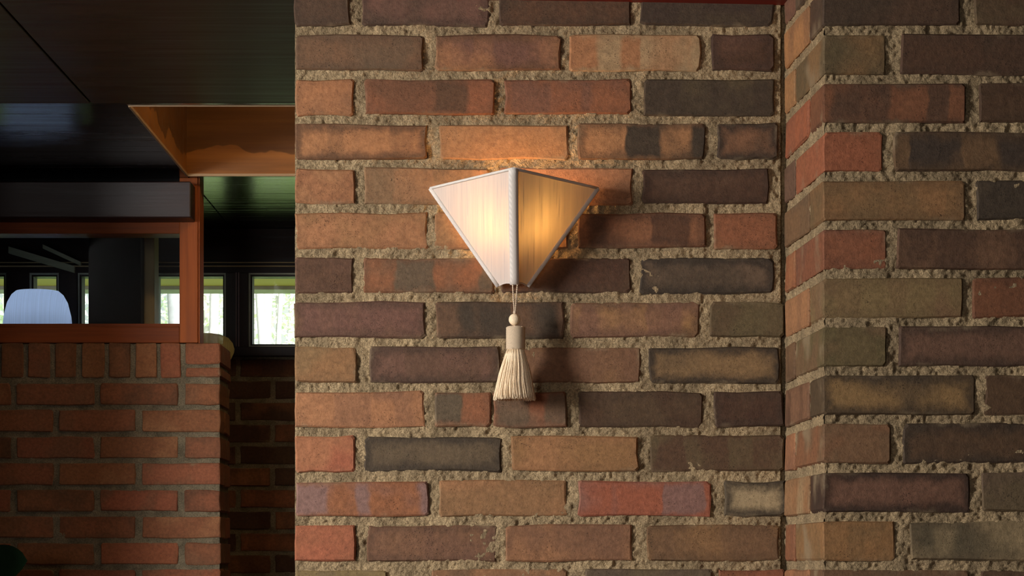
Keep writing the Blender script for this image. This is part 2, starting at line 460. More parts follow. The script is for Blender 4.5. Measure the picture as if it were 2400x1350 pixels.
# pixel edges of the bricks of every course in view, top to bottom, with their firing colours
MAIN = [
 (0, [(690, 820, 'DK13'), (848, 1145, 'PK24'), (1170, 1478, 'DK23'), (1502, 1812, 'KV11')]),
 (1, [(692, 992, 'BG14'), (1020, 1315, 'PO38'), (1336, 1642, 'YO91'), (1668, 1814, 'HP16')]),
 (2, [(692, 828, 'OB02'), (855, 1158, 'RD82'), (1183, 1480, 'RP62'), (1508, 1814, 'KV11')]),
 (3, [(692, 1000, 'OD26'), (1030, 1331, 'OT01'), (1355, 1652, 'OK95'), (1682, 1822, 'BK18')]),
 (4, [(692, 830, 'OR12'), (853, 1150, 'LO41'), (1172, 1482, 'OB11'), (1506, 1802, 'DH25')]),
 (5, [(692, 1002, 'OT12'), (1020, 1330, 'OR12'), (1354, 1652, 'RH74'), (1672, 1822, 'RT02')]),
 (6, [(691, 828, 'DP01'), (850, 1157, 'RG83'), (1174, 1478, 'HD22'), (1500, 1814, 'GK18')]),
 (7, [(691, 996, 'PB15'), (1022, 1322, 'KB53'), (1338, 1640, 'ON66'), (1663, 1838, 'VD11')]),
 (8, [(691, 834, 'TL02'), (866, 1172, 'PD46'), (1196, 1500, 'BT11'), (1522, 1826, 'LK18')]),
 (9, [(691, 994, 'OP31'), (1018, 1149, 'RG92'), (1156, 1328, 'RG72'), (1355, 1648, 'DH13'), (1675, 1836, 'HD15')]),
 (10, [(692, 832, 'SO01'), (855, 1174, 'GK07'), (1200, 1496, 'TO12'), (1525, 1836, 'DV41')]),
 (11, [(692, 1005, 'RM91'), (1030, 1328, 'TO11'), (1356, 1665, 'SM81'), (1698, 1840, 'YK08')]),
 (12, [(692, 833, 'SR01'), (860, 1162, 'BP24'), (1186, 1482, 'BO11'), (1517, 1824, 'BT24')]),
 (13, [(692, 905, 'LG41'), (1012, 1330, 'BO42'), (1372, 1668, 'GV31'), (1686, 1840, 'SR83')]),
]
done = set()
def course_z(j): return EYE + COURSE * (13 - j) - COURSE / 2     # j counts courses as in MAIN
def end_backing(j, H):
    """bricks behind the free end of the wall, so that its end reads as bonded brickwork"""
    short = (j % 2 == 0)
    d0 = 0.195 if short else 0.092
    d1 = 0.300 - d0 - 0.014
    put_brick(wall_back, XW(691), Z0 + d0 + 0.014 + d1 / 2, course_z(j), d1, H, 0.06, rnd_code(), rz=-math.pi / 2, share=True)
for j, row in MAIN:
    for i, (a, b, code) in enumerate(row):
        H = 0.0555 + BR.uniform(-0.0015, 0.0015)
        D = 0.195 if (i == 0 and j % 2 == 0) else 0.092
        put_brick(wall_back, (XW(a) + XW(b)) / 2, Z0 + BR.uniform(-0.0018, 0.0014), course_z(j) + BR.uniform(-0.0008, 0.0008), XW(b) - XW(a), H, D, code)
    end_backing(j, 0.0555)
for j in list(range(-2, 0)) + list(range(14, 29)):               # courses above and below the frame
    xa = 690
    e = [(692, 828), (853, 1155), (1180, 1480), (1505, 1815)] if j % 2 == 0 else [(692, 996), (1022, 1326), (1350, 1648), (1675, 1830)]
    for i, (a, b) in enumerate(e):
        put_brick(wall_back, (XW(a) + XW(b)) / 2, Z0 + BR.uniform(-0.0018, 0.0014), course_z(j), XW(b) - XW(a), 0.0555, 0.195 if (i == 0 and j % 2 == 0) else 0.092, rnd_code(), share=True)
    end_backing(j, 0.0555)

# --- projecting wall on the right with its return
XC0 = XR(1929)                                  # outer corner
def xret(y): return XC0 - (XC0 - XW(1839)) * (y - ZR) / (Z0 - ZR)
SH = (XC0 - XW(1839)) / (Z0 - ZR)
wall_right = link('wall_right', box_me('wall_right', (XC0 + 0.010, ZR + 0.014, 0), (3.0, Z0 + 0.30, ZC)), M['mortar'])
tag(wall_right, 'dim multicoloured brick wall projecting forward at the right of the lamp', 'brick wall', kind='structure')
mortar_grid('mortar', XC0 + 0.003, 1.30, zrange(0, 1.15, 2.12, ZC, 0.0021), ZR + 0.0042, M['mortar'], 0.0021, 11, 1.0, parent=wall_right)
mortar_grid('mortar', ZR + 0.004, Z0 + 0.01, zrange(0, 1.15, 2.12, ZC, 0.0021), lambda y: xret(y) + 0.0035, M['mortar'], 0.0021, 17, 0.7, face='left', parent=wall_right)
RIGHT = {
 0: ('OT', []), 
 1: [(2250, 'DK12'), (2285, 2600, 'DV21')],
 2: [(2075, 'VT12'), (2112, 2440, 'DK22')],
 3: [(2262, 'DR62'), (2297, 2630, 'DH12')],
 4: [(2068, 'SR01'), (2095, 2425, 'KT45')],
 5: [(2262, 'TV23'), (2290, 2620, 'KG12')],
 6: [(2078, 'RP12'), (2103, 2430, 'DB33')],
 7: [(2256, 'LB22'), (2280, 2610, 'HR22')],
 8: [(2078, 'VB11'), (2107, 2440, 'PD16')],
 9: [(2285, 'TK27'), (2310, 2640, 'DH51')],
 10: [(2087, 'BR11'), (2118, 2450, 'DK06')],
 11: [(2272, 'PH18'), (2300, 2630, 'GV11')],
 12: [(2097, 'TV21'), (2135, 2460, 'GY47')],
 13: [(2270, 'BG22'), (2298, 2620, 'DB22')],
}
RETIN = ['PB', 'OB31', 'OT21', 'SP21', 'PD01', 'BG21', 'SO31', 'OB21', 'BD31', 'BH31', 'OP11', 'TY12', 'RP31', 'OB21']
HB = 0.0565
for j in range(-2, 29):
    long_right = (j % 2 == 1)
    row = RIGHT[j] if 1 <= j <= 13 else None
    if row: xe, code = XR(row[0][0]), row[0][1]
    else: xe, code = XR(2262 if long_right else 2076), rnd_code()
    zc = course_z(j)
    d0 = 0.094 if long_right else 0.205
    yj = BR.uniform(-0.0012, 0.0012)
    L = xe - XC0
    put_brick(wall_right, (XC0 + xe) / 2, ZR + yj, zc, L, HB, d0, code, shear=SH, share=False, bev=0.002, jit=0.0008)
    # rest of the return, behind the corner brick
    ya, yb = ZR + d0 + 0.013, Z0 - 0.004
    yc = (ya + yb) / 2
    put_brick(wall_right, xret(yc) - 0.0005, yc, zc, yb - ya, HB, 0.06, RETIN[j] if 0 <= j < len(RETIN) else rnd_code(), rz=-math.pi / 2 + math.atan(SH), jit=0.0008, bev=0.002)
    # the rest of the course to the right
    x = xe
    rest = [(XR(r[0]), XR(r[1]), r[2]) for r in row[1:]] if row else []
    last = rest[-1][1] if rest else xe
    while last < 1.22:
        rest.append((last + 0.017, last + 0.017 + 0.201, rnd_code())); last = rest[-1][1]
    for a, b, cd in rest:
        put_brick(wall_right, (a + b) / 2, ZR + BR.uniform(-0.0015, 0.0015), zc, b - a, HB + BR.uniform(-0.0015, 0.0015), 0.092, cd, share=not row)

# --- brick partition in the left background
ZP = 6.03
def XP(px): return X(px, ZP)
TOPP = Zz(803, ZP)
XPE = XP(516)
part = link('wall_partition', box_me('wall_partition', (-2.0, ZP + 0.012, 0), (XPE - 0.006, ZP + 0.215, TOPP - 0.004)), M['mortar_grey'])
tag(part, 'low red brick partition below the glazed wooden frame', 'brick wall', kind='structure')
mortar_grid('mortar', -2.0, XPE - 0.002, zrange(0, 1.10, TOPP - 0.006, TOPP - 0.003, 0.004), ZP + 0.005, M['mortar_grey'], 0.004, 23, 0.9, parent=part)
PC = 62.4
RED = ['RB01', 'RD12', 'RB02', 'SR01', 'RD23', 'RO11', 'SB02', 'RH12']
# rowlock cap: bricks standing on end
for a, b in [(-250, -200), (-187, -137), (-124, -74), (-60, -10), (3, 54), (65, 117), (128, 178), (192, 244), (255, 305), (317, 367), (376, 423)]:
    put_brick(part, (XP(a) + XP(b)) / 2, ZP + BR.uniform(-0.001, 0.001), (Zz(804, ZP) + Zz(885, ZP)) / 2, XP(b) - XP(a), Zz(804, ZP) - Zz(885, ZP), 0.20, BR.choice(RED), jit=0.0012)
for t_, b_ in ((804, 853), (862, 884)):
    put_brick(part, (XP(435) + XPE) / 2, ZP, (Zz(t_, ZP) + Zz(b_, ZP)) / 2, XPE - XP(435), Zz(t_, ZP) - Zz(b_, ZP), 0.222, 'RS01', jit=0.0010)
for r in range(0, 26):
    zc = (Zz(924 + PC * r, ZP))
    if zc < 0.03: break
    if r % 2 == 0: e = [(433, 516), (235, 417), (39, 220), (-156, 24), (-350, -172)]
    else: e = [(333, 516), (138, 317), (-57, 124), (-252, -73)]
    for i, (a, b) in enumerate(e):
        d = 0.205 if (i == 0 and r % 2 == 0) else 0.092
        put_brick(part, (XP(a) + XP(b)) / 2, ZP + BR.uniform(-0.0015, 0.0015), zc, XP(b) - XP(a), 0.0565 + BR.uniform(-0.001, 0.001), d, BR.choice(RED), share=False)
    if r % 2 == 1:
        put_brick(part, XPE, ZP + 0.092 + 0.012 + 0.055, zc, 0.11, 0.0565, 0.06, BR.choice(RED), rz=math.pi / 2)

# --- far window wall
ZF = 6.95
def XF(px): return X(px, ZF)
def ZFz(py): return Zz(py, ZF)
FAR_TOP = ZFz(836)
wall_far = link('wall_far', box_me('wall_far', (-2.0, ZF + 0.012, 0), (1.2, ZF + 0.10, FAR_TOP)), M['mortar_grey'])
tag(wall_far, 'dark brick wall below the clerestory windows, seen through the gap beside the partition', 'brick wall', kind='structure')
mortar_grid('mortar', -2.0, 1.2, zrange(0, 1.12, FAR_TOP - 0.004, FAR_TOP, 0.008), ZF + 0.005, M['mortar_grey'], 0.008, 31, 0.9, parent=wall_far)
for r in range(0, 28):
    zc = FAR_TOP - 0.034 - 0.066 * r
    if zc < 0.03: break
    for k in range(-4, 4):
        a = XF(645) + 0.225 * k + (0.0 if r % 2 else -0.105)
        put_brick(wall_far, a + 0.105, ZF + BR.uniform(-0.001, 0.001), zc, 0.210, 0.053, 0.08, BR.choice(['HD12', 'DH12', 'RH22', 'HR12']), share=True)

# ------------------------------------------------------------------ ceiling with panels, coffer and seams
ceiling = link('ceiling', box_me('ceiling', (-2.0, -1.5, ZC + 0.02), (3.0, 5.06, ZC + 0.10)), M['fascia'])
tag(ceiling, 'dark plywood ceiling with long seams and a lit recess', 'ceiling', kind='structure')
XS1, XS2 = -0.926, -0.850
ZE = 5.045
CO_F, CO_B = F * (ZC - EYE) / (HY - 248), F * (ZC - EYE) / (HY - 411)
CO_R = 0.10
def panel(lo, hi, mat): return box('panel', lo, hi, mat, ceiling, 0.0015)
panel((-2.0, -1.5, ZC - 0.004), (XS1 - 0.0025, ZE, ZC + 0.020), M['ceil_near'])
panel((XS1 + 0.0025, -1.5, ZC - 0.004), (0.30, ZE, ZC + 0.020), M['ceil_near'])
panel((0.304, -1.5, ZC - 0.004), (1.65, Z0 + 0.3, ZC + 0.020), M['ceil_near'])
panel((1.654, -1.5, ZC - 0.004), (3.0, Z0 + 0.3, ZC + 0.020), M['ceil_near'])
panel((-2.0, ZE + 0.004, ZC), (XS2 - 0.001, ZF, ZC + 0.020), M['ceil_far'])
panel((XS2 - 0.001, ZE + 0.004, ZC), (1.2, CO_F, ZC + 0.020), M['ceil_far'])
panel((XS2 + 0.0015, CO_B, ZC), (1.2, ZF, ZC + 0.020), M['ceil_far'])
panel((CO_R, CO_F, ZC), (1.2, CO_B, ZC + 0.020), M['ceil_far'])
# recess above the passage
RT = ZC + 0.42
box('recess_side', (XS2 - 0.012, CO_F, ZC + 0.001), (XS2, CO_B, RT), M['coffer'], ceiling, 0.0)
box('recess_back', (XS2, CO_B - 0.004, ZC + 0.001), (CO_R, CO_B - 0.0005, RT), M['coffer'], ceiling, 0.0)
box('recess_front', (XS2, CO_F - 0.012, ZC + 0.021), (CO_R, CO_F, RT), M['coffer'], ceiling, 0.0)
box('recess_side', (CO_R, CO_F, ZC + 0.001), (CO_R + 0.012, CO_B, RT), M['coffer'], ceiling, 0.0)
box('recess_top', (XS2 - 0.02, CO_F - 0.02, RT), (CO_R + 0.02, CO_B + 0.02, RT + 0.02), M['coffer'], ceiling, 0.0)
box('recess_edge', (XS2 - 0.002, CO_F, ZC - 0.003), (XS2 + 0.003, CO_B, ZC + 0.004), M['edge'], ceiling, 0.0005)
box('recess_edge', (XS2, CO_B - 0.0045, ZC - 0.003), (CO_R, CO_B + 0.001, ZC + 0.004), M['edge'], ceiling, 0.0005)
box('recess_edge', (XS2, CO_F - 0.002, ZC - 0.002), (CO_R, CO_F + 0.001, ZC + 0.003), M['edge'], ceiling, 0.0005)
box('backing', (-2.0, 5.06, ZC + 0.021), (XS2 - 0.013, ZF, ZC + 0.03), M['fascia'], ceiling, 0.0)
box('backing', (XS2 - 0.013, CO_B + 0.013, ZC + 0.021), (1.2, ZF, ZC + 0.03), M['fascia'], ceiling, 0.0)
box('roof_slab', (-2.1, -1.6, RT + 0.05), (3.1, ZF + 0.1, RT + 0.15), M['fascia'], ceiling, 0.0)
# strip lamp hidden in the recess
lamp2 = box('strip_lamp', (-0.42, CO_F + 0.05, RT - 0.05), (CO_R - 0.06, CO_F + 0.10, RT), M['metal'], None, 0.004)
tag(lamp2, 'warm strip lamp tucked inside the ceiling recess', 'lamp')
V, Fc = tube_geo([(-0.40, CO_F + 0.075, RT - 0.062), (CO_R - 0.08, CO_F + 0.075, RT - 0.062)], 0.012, 10)
link('tube', mesh('tube', [v - lamp2.location for v in V], Fc), M['coffer_tube'], lamp2)

# deck board along the top of the main wall
ta, tb = Zz(-9, Z0), Zz(11, Z0)
V = []
for x, z in ((XW(690), ta), (XW(1839), tb)):
    for y in (Z0 - 0.22, Z0 + 0.004):
        V += [(x, y, z), (x, y, z + 0.035)]
me = mesh('trim_1', V, [(0, 2, 6, 4), (1, 5, 7, 3), (0, 4, 5, 1), (2, 3, 7, 6), (0, 1, 3, 2), (4, 6, 7, 5)])
t1 = link('trim_1', me, M['deck'])
tag(t1, 'dark red wooden deck board running along the top of the lamp wall', 'wood trim', kind='structure')

# ------------------------------------------------------------------ glazed frame on the partition
win1 = empty('window_1', (XP(0), ZP + 0.05, TOPP))
tag(win1, 'red-brown wooden frame with a glass pane standing on the brick partition', 'window', kind='structure')
ya, yb = ZP + 0.004, ZP + 0.094
box('post', (XP(420), ya, TOPP), (XP(463), yb, ZC), M['redwood'], win1, 0.002)
box('stop_strip', (XP(463), ya + 0.006, TOPP), (XP(467), yb - 0.006, ZC), M['redwood'], win1, 0.001)
box('bottom_rail', (-2.0, ya + 0.004, TOPP), (XP(420), yb, Zz(765, ZP)), M['redwood_h'], win1, 0.002)
box('glazing_stop', (-2.0, ya + 0.012, Zz(765, ZP)), (XP(420), yb - 0.01, Zz(757, ZP)), M['redwood_h'], win1, 0.001)
box('top_rail', (-2.0, ya + 0.006, Zz(546, ZP)), (XP(420), yb, Zz(500, ZP)), M['redwood_h'], win1, 0.002)
box('pane', (-2.0, ZP + 0.050, Zz(759, ZP)), (XP(420), ZP + 0.056, Zz(544, ZP)), M['pane_in'], win1, 0.0)
box('header_panel', (-2.0, ya + 0.02, Zz(502, ZP)), (XP(420), yb, ZC), M['black'], win1, 0.0)
ZB = 5.95
beam = box('trim_2', (-2.0, ZB, Zz(510, ZB)), (X(447, ZB), ZP + 0.003, Zz(425, ZB)), M['beam'], None, 0.003)
tag(beam, 'dark lacquered beam fixed along the top of the glazed partition frame', 'beam', kind='structure')

# ------------------------------------------------------------------ clerestory windows in the far wall
WT, WB = ZFz(640), ZFz(814)
def far_window(n, a, b, label):
    xa, xb = XF(a), XF(b)
    e = empty('window_%d' % n, ((xa + xb) / 2, ZF, WB))
    tag(e, label, 'window', kind='structure')
    s = 0.010
    for nm, lo, hi in (('bead', (xa, ZF - 0.004, WB), (xa + 0.005, ZF + 0.02, WT)), ('bead', (xb - 0.005, ZF - 0.004, WB), (xb, ZF + 0.02, WT)),
                       ('bead', (xa + 0.005, ZF - 0.004, WT - 0.005), (xb - 0.005, ZF + 0.02, WT)), ('bead', (xa + 0.005, ZF - 0.004, WB), (xb - 0.005, ZF + 0.02, WB + 0.005))):
        box(nm, lo, hi, M['bead'], e, 0.0008)
    for lo, hi in (((xa + 0.005, ZF + 0.004, WB + 0.005), (xa + 0.010, ZF + 0.06, WT - 0.005)), ((xb - 0.010, ZF + 0.004, WB + 0.005), (xb - 0.005, ZF + 0.06, WT - 0.005)),
                   ((xa + 0.010, ZF + 0.004, WT - 0.010), (xb - 0.010, ZF + 0.06, WT - 0.005)), ((xa + 0.010, ZF + 0.004, WB + 0.005), (xb - 0.010, ZF + 0.06, WB + 0.010))):
        box('sash', lo, hi, M['sash'], e, 0.0)
    box('pane', (xa + 0.008, ZF + 0.030, WB + 0.008), (xb - 0.008, ZF + 0.034, WT - 0.008), M['glass'], e, 0.0)
    return e
WINS = [(2, 583, 770, 'clerestory window nearest the lamp wall, with a pale glazing bead'),
        (3, 362, 530, 'clerestory window partly behind the red post'),
        (4, 183, 232, 'narrow clerestory window beside the black pillar, seen through the partition glass'),
        (5, 70, 139, 'clerestory window behind the pale blue lampshade'),
        (6, -150, 16, 'leftmost clerestory window behind the partition glass')]
for a in WINS: far_window(*a)
# mullions between them, head and sill
edges = [(-350, -150), (16, 70), (139, 183), (232, 362), (530, 583), (770, 1400)]
for i, (a, b) in enumerate(edges):
    m = box('trim_%d' % (3 + i), (XF(a), ZF - 0.012, WB), (XF(b), ZF + 0.06, WT), M['sash'], None, 0.002)
    tag(m, ['dark wood wall panel left of the clerestory windows', 'slim dark mullion at the far left of the clerestory', 'dark mullion behind the edge of the blue shade',
            'dark wall panel behind the black pillar', 'dark mullion with two fine ribs between the clerestory windows', 'dark wall panel hidden behind the lamp wall'][i], 'wood trim', kind='structure')
    if (a, b) == (530, 583):
        for px in (554, 560):
            box('rib', (XF(px), ZF - 0.018, WB - 0.01), (XF(px + 2.5), ZF - 0.011, WT + 0.0), M['rib'], m, 0.0008)
head = box('trim_9', (-2.0, ZF + 0.001, WT), (1.2, ZF + 0.09, RT + 0.08), M['fascia'], None, 0.0)
tag(head, 'dark fascia board above the clerestory windows', 'wood trim', kind='structure')
box("head_board", (-2.0, ZF - 0.010, WT), (1.2, ZF + 0.001, ZC - 0.001), M["fascia"], head, 0.0)
for py, h in ((618, 0.003), (627, 0.004)):
    box('fillet', (-2.0, ZF - 0.018, ZFz(py)), (1.2, ZF - 0.010, ZFz(py) + h), M['tan'], head, 0.0008)
M['olive'] = mat_wood('pale_olive_streak', (150, 146, 112), (176, 170, 134), 0.6, 0, spec=0.2)  # added slats standing in for slanting pale streaks reflected in the glass
for a, b, hh, lb in ((P(24, 588, ZF), P(178, 634, ZF), 0.010, 'added pale olive slat for the longer slanting streak above the clerestory, seen through the glass'),
                     (P(104, 580, ZF), P(193, 621, ZF), 0.006, 'added pale olive slat for the shorter slanting streak above the clerestory, seen through the glass')):
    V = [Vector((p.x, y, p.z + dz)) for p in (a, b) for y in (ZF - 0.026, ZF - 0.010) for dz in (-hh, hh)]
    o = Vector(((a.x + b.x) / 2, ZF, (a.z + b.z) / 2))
    bt = link('streak_slat', mesh('streak_slat', [v - o for v in V], [(0, 1, 5, 4), (2, 6, 7, 3), (0, 4, 6, 2), (1, 3, 7, 5), (0, 2, 3, 1), (4, 5, 7, 6)]), M['olive']); bt.location = o
    tag(bt, lb, 'streak_slat')
sill = box('trim_10', (-2.0, ZF - 0.020, FAR_TOP), (1.2, ZF + 0.09, WB), M['sash'], None, 0.002)
tag(sill, 'dark wooden sill below the clerestory windows', 'wood trim', kind='structure')
# eave outside
eave = box('trim_11', (-4, ZF + 0.13, 2.162), (3, 7.90, 2.20), M['eave'], None, 0.0)
tag(eave, 'ochre boards of the roof overhang outside the clerestory windows', 'eave', kind='structure')
box('fascia', (-4, 7.90, 2.150), (3, 8.02, 2.20), M['bark'], eave, 0.0)

# things behind the partition
pil = box('pillar', (X(207, 6.5), 6.50, 0), (X(330, 6.5), 6.62, ZC), M['black'], None, 0.003)
tag(pil, 'near-black wooden pillar seen through the partition glass', 'pillar')
tanp = box('wood_post', (X(330, 6.56), 6.56, 0), (X(362, 6.56), 6.64, ZC), M['tan'], None, 0.002)
tag(tanp, 'tan wooden post next to the black pillar behind the glass', 'post')

# ------------------------------------------------------------------ enclosing room
def wall(name, lo, hi, mat, label):
    o = box(name, lo, hi, mat, None, 0.0); tag(o, label, 'wall', kind='structure'); return o
floor = box('floor', (-2.1, -1.6, -0.06), (3.1, ZF + 0.1, 0.0), M['floor'], None, 0.0)
tag(floor, 'dark red concrete floor of the room', 'floor', kind='structure')
wy0, wy1, wz0, wz1 = WY0, WY1, WZ0, WZ1
wl = link('wall_left', box_me('wall_left', (-2.1, -1.6, 0), (-2.0, wy0, RT + 0.1)), M['plaster'])
tag(wl, 'tan plaster wall with the daylight window, left of the camera', 'wall', kind='structure')
box('wall_section', (-2.1, wy1, 0), (-2.0, ZF + 0.1, RT + 0.1), M['plaster'], wl, 0.0)
box('wall_section', (-2.1, wy0, 0), (-2.0, wy1, wz0), M['plaster'], wl, 0.0)
box('wall_section', (-2.1, wy0, wz1), (-2.0, wy1, RT + 0.1), M['plaster'], wl, 0.0)
box('shading_pier', (-2.0, 4.80, 0), (-1.36, 4.95, ZC), M['plaster'], wl, 0.0)  # unseen block added to shade the left part of the partition
ra, rb = REAR_C.x - REAR_W / 2, REAR_C.x + REAR_W / 2
rz0, rz1 = REAR_C.z - REAR_H / 2, REAR_C.z + REAR_H / 2
wr = link('wall_rear', box_me('wall_rear', (rb, -1.6, 0), (3.1, -1.5, RT + 0.1)), M['plaster'])
tag(wr, 'tan plaster wall with an added fill window behind the camera', 'wall', kind='structure')
box('wall_section', (-2.1, -1.6, 0), (ra, -1.5, RT + 0.1), M['plaster'], wr, 0.0)
box('wall_section', (ra, -1.6, 0), (rb, -1.5, rz0), M['plaster'], wr, 0.0)
box('wall_section', (ra, -1.6, rz1), (rb, -1.5, RT + 0.1), M['plaster'], wr, 0.0)
rw = empty('window_8', (REAR_C.x, -1.5, rz0))  # unseen window added to hold the rear fill lamp
tag(rw, 'wooden window added for fill light in the wall behind the camera', 'window', kind='structure')
for lo, hi in (((ra, -1.54, rz0), (ra + 0.03, -1.48, rz1)), ((rb - 0.03, -1.54, rz0), (rb, -1.48, rz1)), ((ra + 0.03, -1.54, rz0), (rb - 0.03, -1.48, rz0 + 0.03)), ((ra + 0.03, -1.54, rz1 - 0.03), (rb - 0.03, -1.48, rz1))):
    box('frame', lo, hi, M['redwood'], rw, 0.002)
wall('wall_side', (3.0, -1.5, 0), (3.1, Z0 + 0.3, RT + 0.1), M['plaster'], 'tan plaster wall at the far right of the room')
wall('wall_passage', (1.2, Z0 + 0.3, 0), (1.3, ZF + 0.1, RT + 0.1), M['plaster'], 'plaster wall closing the passage behind the lamp wall')
lw = empty('window_7', (-2.0, (wy0 + wy1) / 2, wz0))
tag(lw, 'wooden window in the left wall that lets in the daylight', 'window', kind='structure')
for lo, hi in (((-2.04, wy0, wz0), (-1.98, wy0 + 0.03, wz1)), ((-2.04, wy1 - 0.03, wz0), (-1.98, wy1, wz1)), ((-2.04, wy0 + 0.03, wz0), (-1.98, wy1 - 0.03, wz0 + 0.03)), ((-2.04, wy0 + 0.03, wz1 - 0.03), (-1.98, wy1 - 0.03, wz1))):
    box('frame', lo, hi, M['redwood'], lw, 0.002)

# ------------------------------------------------------------------ outdoors
ground = box('ground', (-14, ZF + 0.1, -0.30), (14, 40, -0.10), M['grass'], None, 0.0)
tag(ground, 'pale sunlit ground outside the clerestory windows', 'ground', kind='structure')
ro = random.Random(5)
for i, (px, Z, r) in enumerate([(620, 14, 0.030), (638, 18, 0.055), (655, 22, 0.030), (490, 16, 0.04), (392, 13, 0.055), (120, 15, 0.06), (598, 27.5, 0.07), (675, 30, 0.05)]):
    x = X(px, Z)
    t = empty('tree', (x, Z, -0.1))
    tag(t, ['slim pale tree trunk left of centre in the window nearest the lamp wall', 'thicker pale tree trunk close behind the slim one outside', 'thin distant sapling in the window nearest the lamp wall',
            'thin tree trunk in the window beside the red post', 'broad trunk seen through the partition glass at the right pane', 'trunk behind the pale blue lampshade', 'far trunk at the left bead of the nearest window', 'far trunk close to the brick edge of the lamp wall'][i], 'tree', 'tree trunks outside the clerestory')
    hgt = 7 + 2 * ro.random()
    pts = [Vector((0.05 * math.sin(k * 1.3 + i), 0.04 * math.cos(k + i), hgt * k / 8)) for k in range(9)]
    V, Fc = tube_geo(pts, [r * (1.15 - 0.8 * k / 8) for k in range(9)], 10)
    link('trunk', mesh('trunk', V, Fc, True), M['bark'], t)
    for q in range(3):
        k = 4 + q; a = ro.uniform(0, 6.28)
        d = Vector((math.cos(a), math.sin(a), 0.8))
        V, Fc = tube_geo([pts[k], pts[k] + d * 0.5, pts[k] + d * 1.1 + Vector((0, 0, 0.2))], [r * 0.22, r * 0.14, r * 0.05], 7)
        link('branch', mesh('branch', V, Fc, True), M['bark'], t)
for i, (px, Z, rr, zz) in enumerate([(650, 24.5, 0.9, 5.2), (480, 20, 0.9, 4.6), (60, 19, 0.9, 4.4)]):
    x = X(px, Z)
    s_ = empty('shrub', (x, Z, -0.1))
    tag(s_, ['tall pale green shrub in the window nearest the lamp wall', 'pale green shrub in the window beside the red post', 'pale green shrub behind the leftmost windows'][i], 'shrub')
    V, Fc = [], []
    for q in range(5200):
        a = ro.uniform(0, 6.28); u = ro.random() ** 0.5; h = ro.uniform(0.02, 1)
        c = Vector((rr * u * math.cos(a) * (1.1 - h * 0.6), 0.7 * rr * u * math.sin(a) * (1.1 - h * 0.6), 0.15 + h * (zz + 0.5 * math.sin(3 * a))))
        ax = Vector((ro.gauss(0, 1), ro.gauss(0, 1), ro.gauss(0, 1))).normalized(); bx = ax.orthogonal().normalized()
        n = len(V); V += [c - ax * 0.045, c + bx * 0.02, c + ax * 0.045, c - bx * 0.02]; Fc.append((n, n + 1, n + 2, n + 3))
    fo = link('foliage', mesh('foliage', V, Fc), M['leaf_out'], s_); fo['kind'] = 'stuff'
    V, Fc = tube_geo([(0, 0, 0), (0.03, 0, zz * 0.5), (0, 0.02, zz * 0.9)], [0.05, 0.04, 0.02], 8)
    link('stem', mesh('stem', V, Fc), M['bark'], s_)

# ------------------------------------------------------------------ lamps half hidden behind the partition
def floor_lamp(name, label, px, Z, prof, mat, py_top, py_bot, ripple=0, nr=0):
    x = X(px, Z)
    e = empty(name, (x, Z, 0)); tag(e, label, 'lamp')
    zt, zb = Zz(py_top, Z), Zz(py_bot, Z)
    V, Fc = lathe_geo([(r / F * Z, zb + (zt - zb) * t) for r, t in prof], 48, ripple, nr)
    link('lamp_shade', mesh('lamp_shade', V, Fc, True), mat, e)
    if mat is M['blue_shade']:
        V, Fc = lathe_geo([(0.001, 0.03), (0.02, 0.02), (0.028, 0.0), (0.018, -0.02), (0.01, -0.03)], 20)
        link('bulb', mesh('bulb', [v + Vector((0, 0, zb + 0.07)) for v in V], Fc, True), M['blue_bulb'], e)
    V, Fc = tube_geo([(0, 0, 0.02), (0, 0, zb + (zt - zb) * 0.6)], 0.008, 10); link('pole', mesh('pole', V, Fc, True), M['metal'], e)
    V, Fc = lathe_geo([(0.001, 0.03), (0.10, 0.025), (0.12, 0.01), (0.12, 0.0), (0.001, 0.0)], 32); link('base', mesh('base', V, Fc, True), M['metal'], e)
    return e
floor_lamp('floor_lamp', 'pale blue bell-shaped lampshade seen through the partition glass', 88, 6.70,
           [(83, 0.0), (81, 0.15), (78, 0.45), (70, 0.75), (60, 0.92), (50, 1.0), (2, 1.0)], M['blue_shade'], 683, 790)
floor_lamp('glass_lamp', 'amber ribbed glass lampshade peeking out past the end of the brick partition', 482, 6.42,
           [(52, -0.25), (60, 0.0), (65, 0.2), (66, 0.35), (62, 0.6), (52, 0.82), (36, 0.95), (18, 1.0), (2, 1.0)], M['amber'], 782, 838, 0.025, 18)

# ------------------------------------------------------------------ houseplant, bottom left
plant = empty('houseplant', (X(-75, 5.55), 5.55, 0))
tag(plant, 'dark green broad-leaved houseplant in the bottom left corner before the partition', 'plant')
ph = plant.location
def leaf(base, tip, width, droop=0.03):
    base, tip = Vector(base), Vector(tip); d = tip - base
    side = Vector((0.10, 0.25, 1.0)); side = (side - d.normalized() * side.dot(d.normalized())).normalized()
    nrm = d.cross(side).normalized()
    V, Fc = [], []
    n = 16
    for i in range(n + 1):
        t = i / n
        wd = width * (math.sin(math.pi * min(1, t ** 1.35)) ** 0.62) if 0 < t < 1 else 0.0008
        c = base + d * t
        for s in (-1, -0.5, 0, 0.5, 1):
            V.append(c + side * (wd * s) + nrm * (droop * (abs(s) ** 1.5) * 0.4 * wd / width + droop * t * t))
    m = len(V)
    for i in range(n):
        for s in range(4):
            Fc.append((i * 5 + s, i * 5 + s + 1, (i + 1) * 5 + s + 1, (i + 1) * 5 + s))
    V2 = V + [p - nrm * 0.0012 for p in V]
    F2 = Fc + [tuple(reversed([q + m for q in f])) for f in Fc]
    return V2, F2
tip = P(78, 1322, 5.50)
